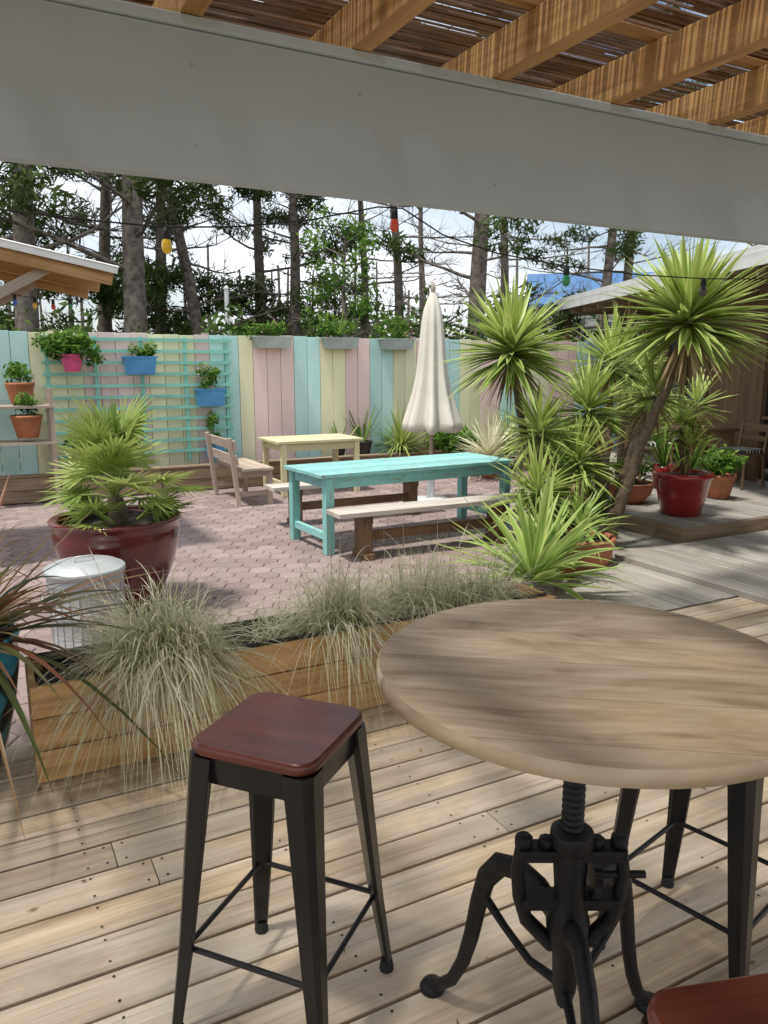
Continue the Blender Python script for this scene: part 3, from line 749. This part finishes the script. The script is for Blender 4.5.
mb=MB();mb.lathe([(a*.21,b_*.56) for a,b_ in POT['belly'][:-1]],seg=48,m=0);mb.disc((0,0,.51),.185,1)
N=130;d=sphere_dirs(N,.2,.98);b0=d*.05;b0[:,2]=.52
mb.blades(b0,d,rng.uniform(.5,1.0,N),rng.uniform(.018,.036,N),rng.uniform(.05,.7,N),7,2)
mb.obj('potted_phormium',[M['teal'],M['soil'],M['phorm']],(-1.665,2.86,0))
def rp_(mb):
    mb.lathe([(a*.27,b_*.42) for a,b_ in POT['round'][:-1]],seg=40,m=3);mb.disc((0,0,.38),.25,4)
yucca('red_potted_dracaena',(0,0,.36),[((-.06,0,.86),.34,80,[]),((.10,.05,1.02),.36,80,[(.05,.03,.6)]),((.02,-.05,.62),.30,60,[])],.022,(2.92,7.44,.16),rp_)
potted('terracotta_potted_plant',(2.62,8.12,.16),.25,.22,'bowl',M['terra'],'bush',.26,450,'lush',.03,flowers=60)
potted('terracotta_potted_plant',(3.3,8.3,.16),.16,.28,'round',M['terra'],'upright',.6,20,'lush')
potted('terracotta_potted_plant',(1.62,6.2,-.12),.28,.34,'bowl',M['terra'],'spiky',.4,60,'agave')
potted('red_potted_plant',(1.95,7.9,-.12),.22,.4,'round',M['redpot'],'bush',.3,600,'lush',.04)
potted('green_shrub',(1.7,7.15,-.12),.15,.2,'round',M['blackpot'],'bush',.45,1300,'lush',.045)
potted('green_shrub',(2.3,8.9,-.12),.15,.2,'round',M['blackpot'],'bush',.55,1300,'lush',.05)
def wallbox(name,s,z,w,h,mat,pl='bush',N=160,r=.2,fl=0,dn=.12):
    mb=MB();d_=.17
    rr=[[Vector((sx*w*.5*k,sy*d_*.5*k,zz)) for sx,sy in((-1,-1),(1,-1),(1,1),(-1,1))] for k,zz in((.86,-h/2),(1,h/2-.02),(1.07,h/2-.02),(1.07,h/2),(.95,h/2),(.93,h/2-.03))]
    mb.loft(rr,m=0);mb.box((0,0,h/2-.025),(w*.92,d_*.92,.01),m=1)
    for q in range(5): foliage_ball(mb,(random.uniform(-.5,.5)*w,0,h/2+r*random.uniform(.1,1.0)),(w*.24,r*.4,r*random.uniform(.25,.5)),N//4,.03,2,tmin=.3)
    if pl=='spiky': rosette(mb,(0,0,h/2),r*1.5,60,2,zmin=.2,W=.02)
    if fl: foliage_ball(mb,(0,0,h/2+r*.4),(w*.6,r*.6,r*.7),fl,.022,3)
    return mb.obj(name,[mat,M['soil'],M['lush'],M['flower']],F(s,10.88-dn,z),A28)
wallbox('blue_wall_planter',2.03,1.60,.42,.24,M['bluepot'],N=300,r=.24,dn=.1)
wallbox('blue_wall_planter',2.97,1.16,.40,.24,M['bluepot'],N=300,r=.26,fl=10,dn=.1)
wallbox('small_blue_pot',3.0,.40,.22,.2,M['bluepot'],N=350,r=.36,dn=.12)
for s_,pl in((3.93,'bush'),(5.02,'spiky'),(6.0,'bush')): wallbox('fence_top_planter',s_,1.93,.56,.17,M['greypot'],pl,N=300,r=.25,fl=18,dn=.03)
potted('pink_hanging_pot',F(1.18,10.70,1.52),.14,.22,'round',M['pinkpot'],'trail',.34,750,'lush',.04)
potted('terracotta_potted_plant',F(.55,10.7,1.13),.17,.26,'round',M['terra'],'bush',.22,300,'lush',.035)
potted('terracotta_potted_plant',F(.58,10.45,.72),.18,.28,'round',M['terra'],'bush',.2,260,'lush',.035)
potted('terracotta_potted_plant',F(1.2,10.75,.2),.13,.22,'round',M['terra'],'bush',.2,240,'lush',.035)
potted('black_potted_plant',F(5.36,10.78,.2),.14,.24,'round',M['blackpot'],'upright',.7,16,'lush')
potted('black_potted_plant',F(4.95,10.78,.2),.10,.16,'round',M['blackpot'],'upright',.5,12,'palm')
potted('garden_bush',F(6.0,10.72,.1),.14,.15,'round',M['blackpot'],'spiky',.75,150,'palm')
potted('garden_bush',F(6.9,10.5,-.12),.14,.2,'round',M['blackpot'],'bush',.5,1100,'lush',.05)
potted('dry_ornamental_plant',F(7.0,9.7,-.12),.14,.25,'round',M['terra'],'spiky',.75,160,'grass')
potted('garden_bush',F(7.9,10.4,-.12),.14,.2,'round',M['blackpot'],'spiky',.9,160,'palm')
potted('garden_bush',F(8.7,10.2,-.12),.14,.2,'round',M['blackpot'],'bush',.55,1100,'lush',.05)
mb=MB()
for z in(.66,1.10): mb.box((.45,10.55,z),(.9,.5,.03))
for x in(.05,.86):
    for y in(10.34,10.78): mb.box((x,y,.6),(.05,.05,1.45))
mb.obj('plant_shelf',M['oldwood'],rz=A28)

# ---------------------------------------------------------------- left hut (aligned with the deck)
mb=MB();x0,x1=-3.2,1.17;z1=2.36;sl=.185;z0=z1+(x1-x0)*sl;y0,y1=7.18,8.75
nyc=60;V=[];fs=[]
for j in range(nyc+1):
    yy=y0-.05+(y1-y0+.1)*j/nyc;o=.012*math.sin(j*math.pi/2)
    for xx,zz in((x0,z0+.075),(x1+.05,z1+.066)): V.append((xx,yy,zz+o))
for j in range(nyc): fs.append((2*j,2*j+1,2*j+3,2*j+2))
mb.add(V,fs,m=0,smooth=True)
mb.bar((x0,y0-.03,z0+.045),(x1+.04,y0-.03,z1+.04),.02,.06,m=0)
for yy in(y0+.03,y0+.78,y1): mb.bar((x0,yy,z0-.03),(x1,yy,z1-.03),.05,.1,m=1)
for k in range(20):
    xx=x0+.1+k*.215;mb.box((xx,(y0+y1)/2,z0-(xx-x0)*sl+.036),(.205,y1-y0,.018),Matrix.Rotation(math.atan(sl),3,'Y'),m=1)
for yy in(y0+.1,y1-.1):
    mb.box((.06,yy,1.21),(.09,.09,2.66),m=2);mb.bar((.10,yy,2.08),(.66,yy,2.40),.05,.08,m=2)
mb.box((-2.6,(y0+y1)/2,1.4),(.05,y1-y0,3.0),m=2)
mb.box((-1.5,y1-.1,.5),(2.0,.5,.04),m=2)
mb.obj('garden_hut',[M['white'],M['rafter'],M['oldwood']],rz=A28,bevel=.003)
pts=[];bl=[]
for k in range(15):
    t=k/14;q=F(-.2+1.25*t,7.12+1.5*t,2.38-.11*t-.10*math.sin(math.pi*t)**.8);pts.append(q)
    if k%2==1: bl.append((q,1+(k//2)%4,1))
string_light('coloured_string_lights',pts,bl)

# ---------------------------------------------------------------- cabin on the right
mb=MB()
y=-4.0
while y<7.2:
    if not(1.0<y<2.0 or -2.2<y<-1.0): mb.box((0,y,1.35),(.03,.138,2.7),m=0)
    y+=.142
for a_,b_ in((1.0,2.0),(-2.2,-1.0)):
    mb.box((.03,(a_+b_)/2,1.1),(.02,b_-a_,2.1),m=2)
    for yy in(a_,b_): mb.box((-.01,yy,1.1),(.07,.07,2.2),m=1)
    mb.box((-.01,(a_+b_)/2,2.24),(.07,b_-a_-.075,.07),m=1);mb.box((-.01,(a_+b_)/2,.9),(.04,b_-a_-.08,.05),m=1)
    mb.box((0,(a_+b_)/2,2.48),(.03,b_-a_+.06,.40),m=0)
mb.box((-.03,4.2,1.5),(.02,1.3,1.0),m=2)
for yy in(3.52,4.2,4.88): mb.box((-.045,yy,1.5),(.05,.05,1.0),m=1)
for zz in(.97,2.03): mb.box((-.045,4.2,zz),(.05,1.42,.05),m=1)
mb.box((2.5,7.2,1.35),(5,.03,2.7),m=0)
mb.box((1.4,1.6,2.80),(5.2,11.4,.03),Matrix.Rotation(math.radians(-3),3,'Y'),m=4)
mb.box((1.4,1.6,2.93),(5.4,11.6,.06),Matrix.Rotation(math.radians(-3),3,'Y'),m=3)
mb.box((-1.28,1.6,2.77),(.03,11.6,.22),m=3)
k=-3.9
while k<7.3: mb.box((-.6,k,2.62),(1.25,.05,.12),m=4);k+=.7
for yy in(-3.5,3.9,7.0): mb.box((-1.15,yy,1.3),(.09,.09,2.6),m=1)
mb.obj('wooden_cabin',[M['darkwood'],M['darkwood'],M['glass'],M['white'],M['ledge']],(5.35,8.6,0),math.radians(5),bevel=.003)
# white house with a blue roof well beyond the fence
mb=MB();mb.box((0,0,1.6),(7,5,3.6),m=0)
mb.loft([[Vector((sx*3.8,-2.9,3.35)),Vector((sx*3.8,0,4.75)),Vector((sx*3.8,2.9,3.35)),Vector((sx*3.8,2.9,3.22)),Vector((sx*3.8,0,4.6)),Vector((sx*3.8,-2.9,3.22))] for sx in(-1,1)],m=1)
for sx in(-1,1): mb.add([Vector((sx*3.5,-2.5,3.4)),Vector((sx*3.5,2.5,3.4)),Vector((sx*3.5,0,4.6))],[(0,1,2)],m=0)
for x in(-2.2,0,2.2):
    mb.box((x,-2.51,2.2),(1.0,.03,1.2),m=2)
    for q in(-.52,0,.52): mb.box((x+q,-2.53,2.2),(.06,.04,1.25),m=0)
    mb.box((x,-2.54,2.86),(1.15,.05,.07),m=0);mb.box((x,-2.54,1.55),(1.15,.08,.07),m=0)
mb.obj('white_house',[M['white'],M['blueroof'],M['glass']],(9.6,32,.5),math.radians(-8))
def chair():
    mb=MB()
    for sx in(-.2,.2):
        mb.bar((sx,-.2,0),(sx*.95,-.18,.44),.035,.035);mb.bar((sx,.24,0),(sx*.95,.2,.44),.035,.035);mb.bar((sx*.95,.2,.44),(sx*.95,.28,.85),.035,.03)
    mb.box((0,0,.45),(.44,.44,.03));mb.box((0,.245,.64),(.34,.02,.07));mb.box((0,.27,.78),(.34,.02,.10))
    mb.box((0,0,.492),(.40,.40,.05),m=1)
    return mb
ch=chair().obj('cafe_chair',[M['darkwood'],M['stripe']],(4.75,10.2,0),math.radians(-60),bevel=.006)
inst(ch,(4.5,11.6,0),math.radians(160));inst(ch,(3.9,11.0,0),math.radians(80))
t2=table(.8,.7,.74,0,.12,.06);t2.obj('cafe_table',M['darkwood'],(4.45,10.9,0),math.radians(10),bevel=.004)
potted('terracotta_potted_plant',(4.1,9.3,0),.18,.3,'round',M['terra'],'bush',.3,600,'lush',.04)
potted('red_potted_plant',(3.7,10.1,0),.17,.3,'round',M['redpot'],'upright',.8,26,'lush')
potted('terracotta_potted_plant',(3.55,12.6,0),.2,.35,'round',M['terra'],'bush',.4,700,'lush',.05)
potted('terracotta_potted_plant',(4.75,13.0,0),.2,.35,'round',M['terra'],'spiky',.5,60,'palm')

# ---------------------------------------------------------------- trees
def pine_mesh(seed,h=11,r=.17,zlow=2.0,nl=30,bare=.25,ll=2.4,nd=70,cr=.30):
    random.seed(seed);mb=MB();global rng;rng=np.random.default_rng(seed)
    lx,ly=random.uniform(-.05,.05),random.uniform(-.05,.05)
    def tp(z): return Vector((lx*z+.16*math.sin(z*.5+seed),ly*z+.14*math.cos(z*.45+seed),z))
    pts=[tp(h*i/14) for i in range(15)]
    mb.tube(pts,[r*(1.15-.85*i/14) for i in range(15)],10,0)
    for k in range(nl):
        z=zlow+(h-zlow)*((k+random.random())/nl);az=k*2.4+random.uniform(-.5,.5)
        L=ll*random.uniform(.55,1.1)*(1.1-.6*(z-zlow)/(h-zlow));el=random.uniform(-.25,.45)
        p=tp(z);dr=Vector((math.cos(az),math.sin(az),el)).normalized();lp=[p]
        for i in range(6):
            dr=(dr+Vector((random.uniform(-.25,.25),random.uniform(-.25,.25),random.uniform(-.1,.2)))).normalized();p=p+dr*L/6;lp.append(p)
        r0=.045*L/ll*(r/.17);mb.tube(lp,[r0*(1-.13*i) for i in range(7)],5,0,caps=False)
        isb=random.random()<bare
        for i in range(2,7):
            for q in range(2):
                td=(dr+Vector((random.uniform(-1,1),random.uniform(-1,1),random.uniform(-.2,.6)))).normalized()
                tl=random.uniform(.3,.7);e_=lp[i]+td*tl;m_=lp[i].lerp(e_,.5)+Vector((random.uniform(-.06,.06),random.uniform(-.06,.06),random.uniform(-.05,.05)))
                mb.tube([lp[i],m_,e_],[r0*.35,r0*.25,r0*.12],3,0,caps=False)
                if isb:
                    for _ in range(2):
                        e2=e_+Vector((random.uniform(-.3,.3),random.uniform(-.3,.3),random.uniform(-.1,.3)));mb.tube([m_,e2],[r0*.2,r0*.08],3,0,caps=False)
                    continue
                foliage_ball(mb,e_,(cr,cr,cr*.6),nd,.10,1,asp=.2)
    return mb.mesh('pine_tree',[M['bark'],M['pine']])
pm=[pine_mesh(11,nd=44,zlow=2.8,bare=.45),pine_mesh(22,h=12,bare=.6,nd=42,zlow=2.3),pine_mesh(33,h=10,zlow=1.6,bare=1.0,nl=30,ll=2.8,r=.13),pine_mesh(44,h=9,zlow=1.2,nl=30,bare=.2,ll=2.0,nd=56,cr=.34)]
def T(X,Y,k,rz,sc,lean=(0,0),name='pine_tree'):
    o=bpy.data.objects.new(name,pm[k]);scene.collection.objects.link(o);o.location=(X,Y,-.2);o.rotation_euler=(lean[0],lean[1],rz);o.scale=(sc,)*3
T(-6.4,14.6,0,0.3,1.25,(0,-.03));T(-5.0,15.5,1,1.0,1.3,(0,.02));T(-5.3,19.0,3,2.0,1.0);T(-4.0,17.5,1,3.1,.85,(0,.07));T(-3.3,20.0,0,4.0,.9,(0,-.05))
T(-8.8,17,3,1.0,1.2);T(-2.3,19.0,3,0.7,.95,(0,.03));T(.5,17.0,2,2.4,.9,(0,.10));T(1.2,24,2,.4,.9);T(-6.9,20,3,2.6,1.1);T(-.6,21,2,1.7,.9,(0,-.06))
T(2.1,16.4,1,5.0,1.1,(0,-.02));T(3.1,21.0,2,1.4,1.0,(0,-.08));T(4.9,17.5,0,.9,.8,(0,.05));T(5.9,19.0,2,2.6,1.0,(0,.04));T(12,26,3,1.1,1.1);T(-10.5,15,1,.1,1.1)
rng=np.random.default_rng(5);random.seed(5)
mb=MB();mb.tube([(0,0,0),(.05,0,1.5),(-.03,.05,3.2),(.02,0,4.2)],[.07,.06,.04,.015],8,0)
for k in range(26):
    a=k*2.4;z=1.4+k*.11;L=random.uniform(.35,.9);e_=Vector((math.cos(a)*L,math.sin(a)*L,z+.35));mb.tube([(0,0,z),e_],[.018,.006],5,0,caps=False);foliage_ball(mb,e_,(.3,.3,.25),100,.05,1)
mb.obj('young_broadleaf_tree',[M['bark'],M['lush']],(-.75,15.2,-.2))
mb=MB()
for k in range(60):
    s=-4+k*.32;hh=1.75+.4*math.sin(k*.55)+random.uniform(-.2,.4)+(.45 if 20<k<26 or k>34 else 0)
    c=(s,12.9+random.uniform(-.4,.6),hh*.62)
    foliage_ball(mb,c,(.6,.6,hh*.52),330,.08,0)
    mb.tube([(s,13,0),(s+random.uniform(-.1,.1),13,hh*.8)],[.03,.015],5,1,caps=False)
mb.obj('hedge',[M['hedge'],M['bark']],rz=A28,loc=(0,0,-.2))
mb=MB()
for k in range(75):
    a=math.radians(random.uniform(-50,50));Dd=random.uniform(36,50);x=Dd*math.sin(a);y=Dd*math.cos(a);hh=random.uniform(2.8,5.4)
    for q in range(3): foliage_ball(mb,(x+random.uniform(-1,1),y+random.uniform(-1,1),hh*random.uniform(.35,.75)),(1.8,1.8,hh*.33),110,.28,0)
    mb.tube([(x,y,-.2),(x+random.uniform(-.3,.3),y,hh*1.5)],[.14,.05],5,1,caps=False)
mb.obj('distant_tree_mass',[M['pine'],M['bark']])
mb=MB();mb.tube([(0,0,0),(0,0,3.1)],[.045,.04],12,0);mb.lathe([(.05,3.1),(.055,3.12),(.02,3.16),(.001,3.17)],seg=12)
mb.obj('white_pole',M['white'],(-2.75,13.9,-.2))

# turn the whole place so that deck, fence and roof run along the world axes
Rw=Matrix.Rotation(-A28,3,'Z')
for o in scene.objects:
    if o.parent or o.type=='LIGHT': continue
    o.location=Rw@o.location
    if abs(o.rotation_euler.x)>1e-6 and o.type=='MESH':
        o.rotation_euler=(Rw@o.rotation_euler.to_matrix()).to_euler()
    else: o.rotation_euler.z-=A28
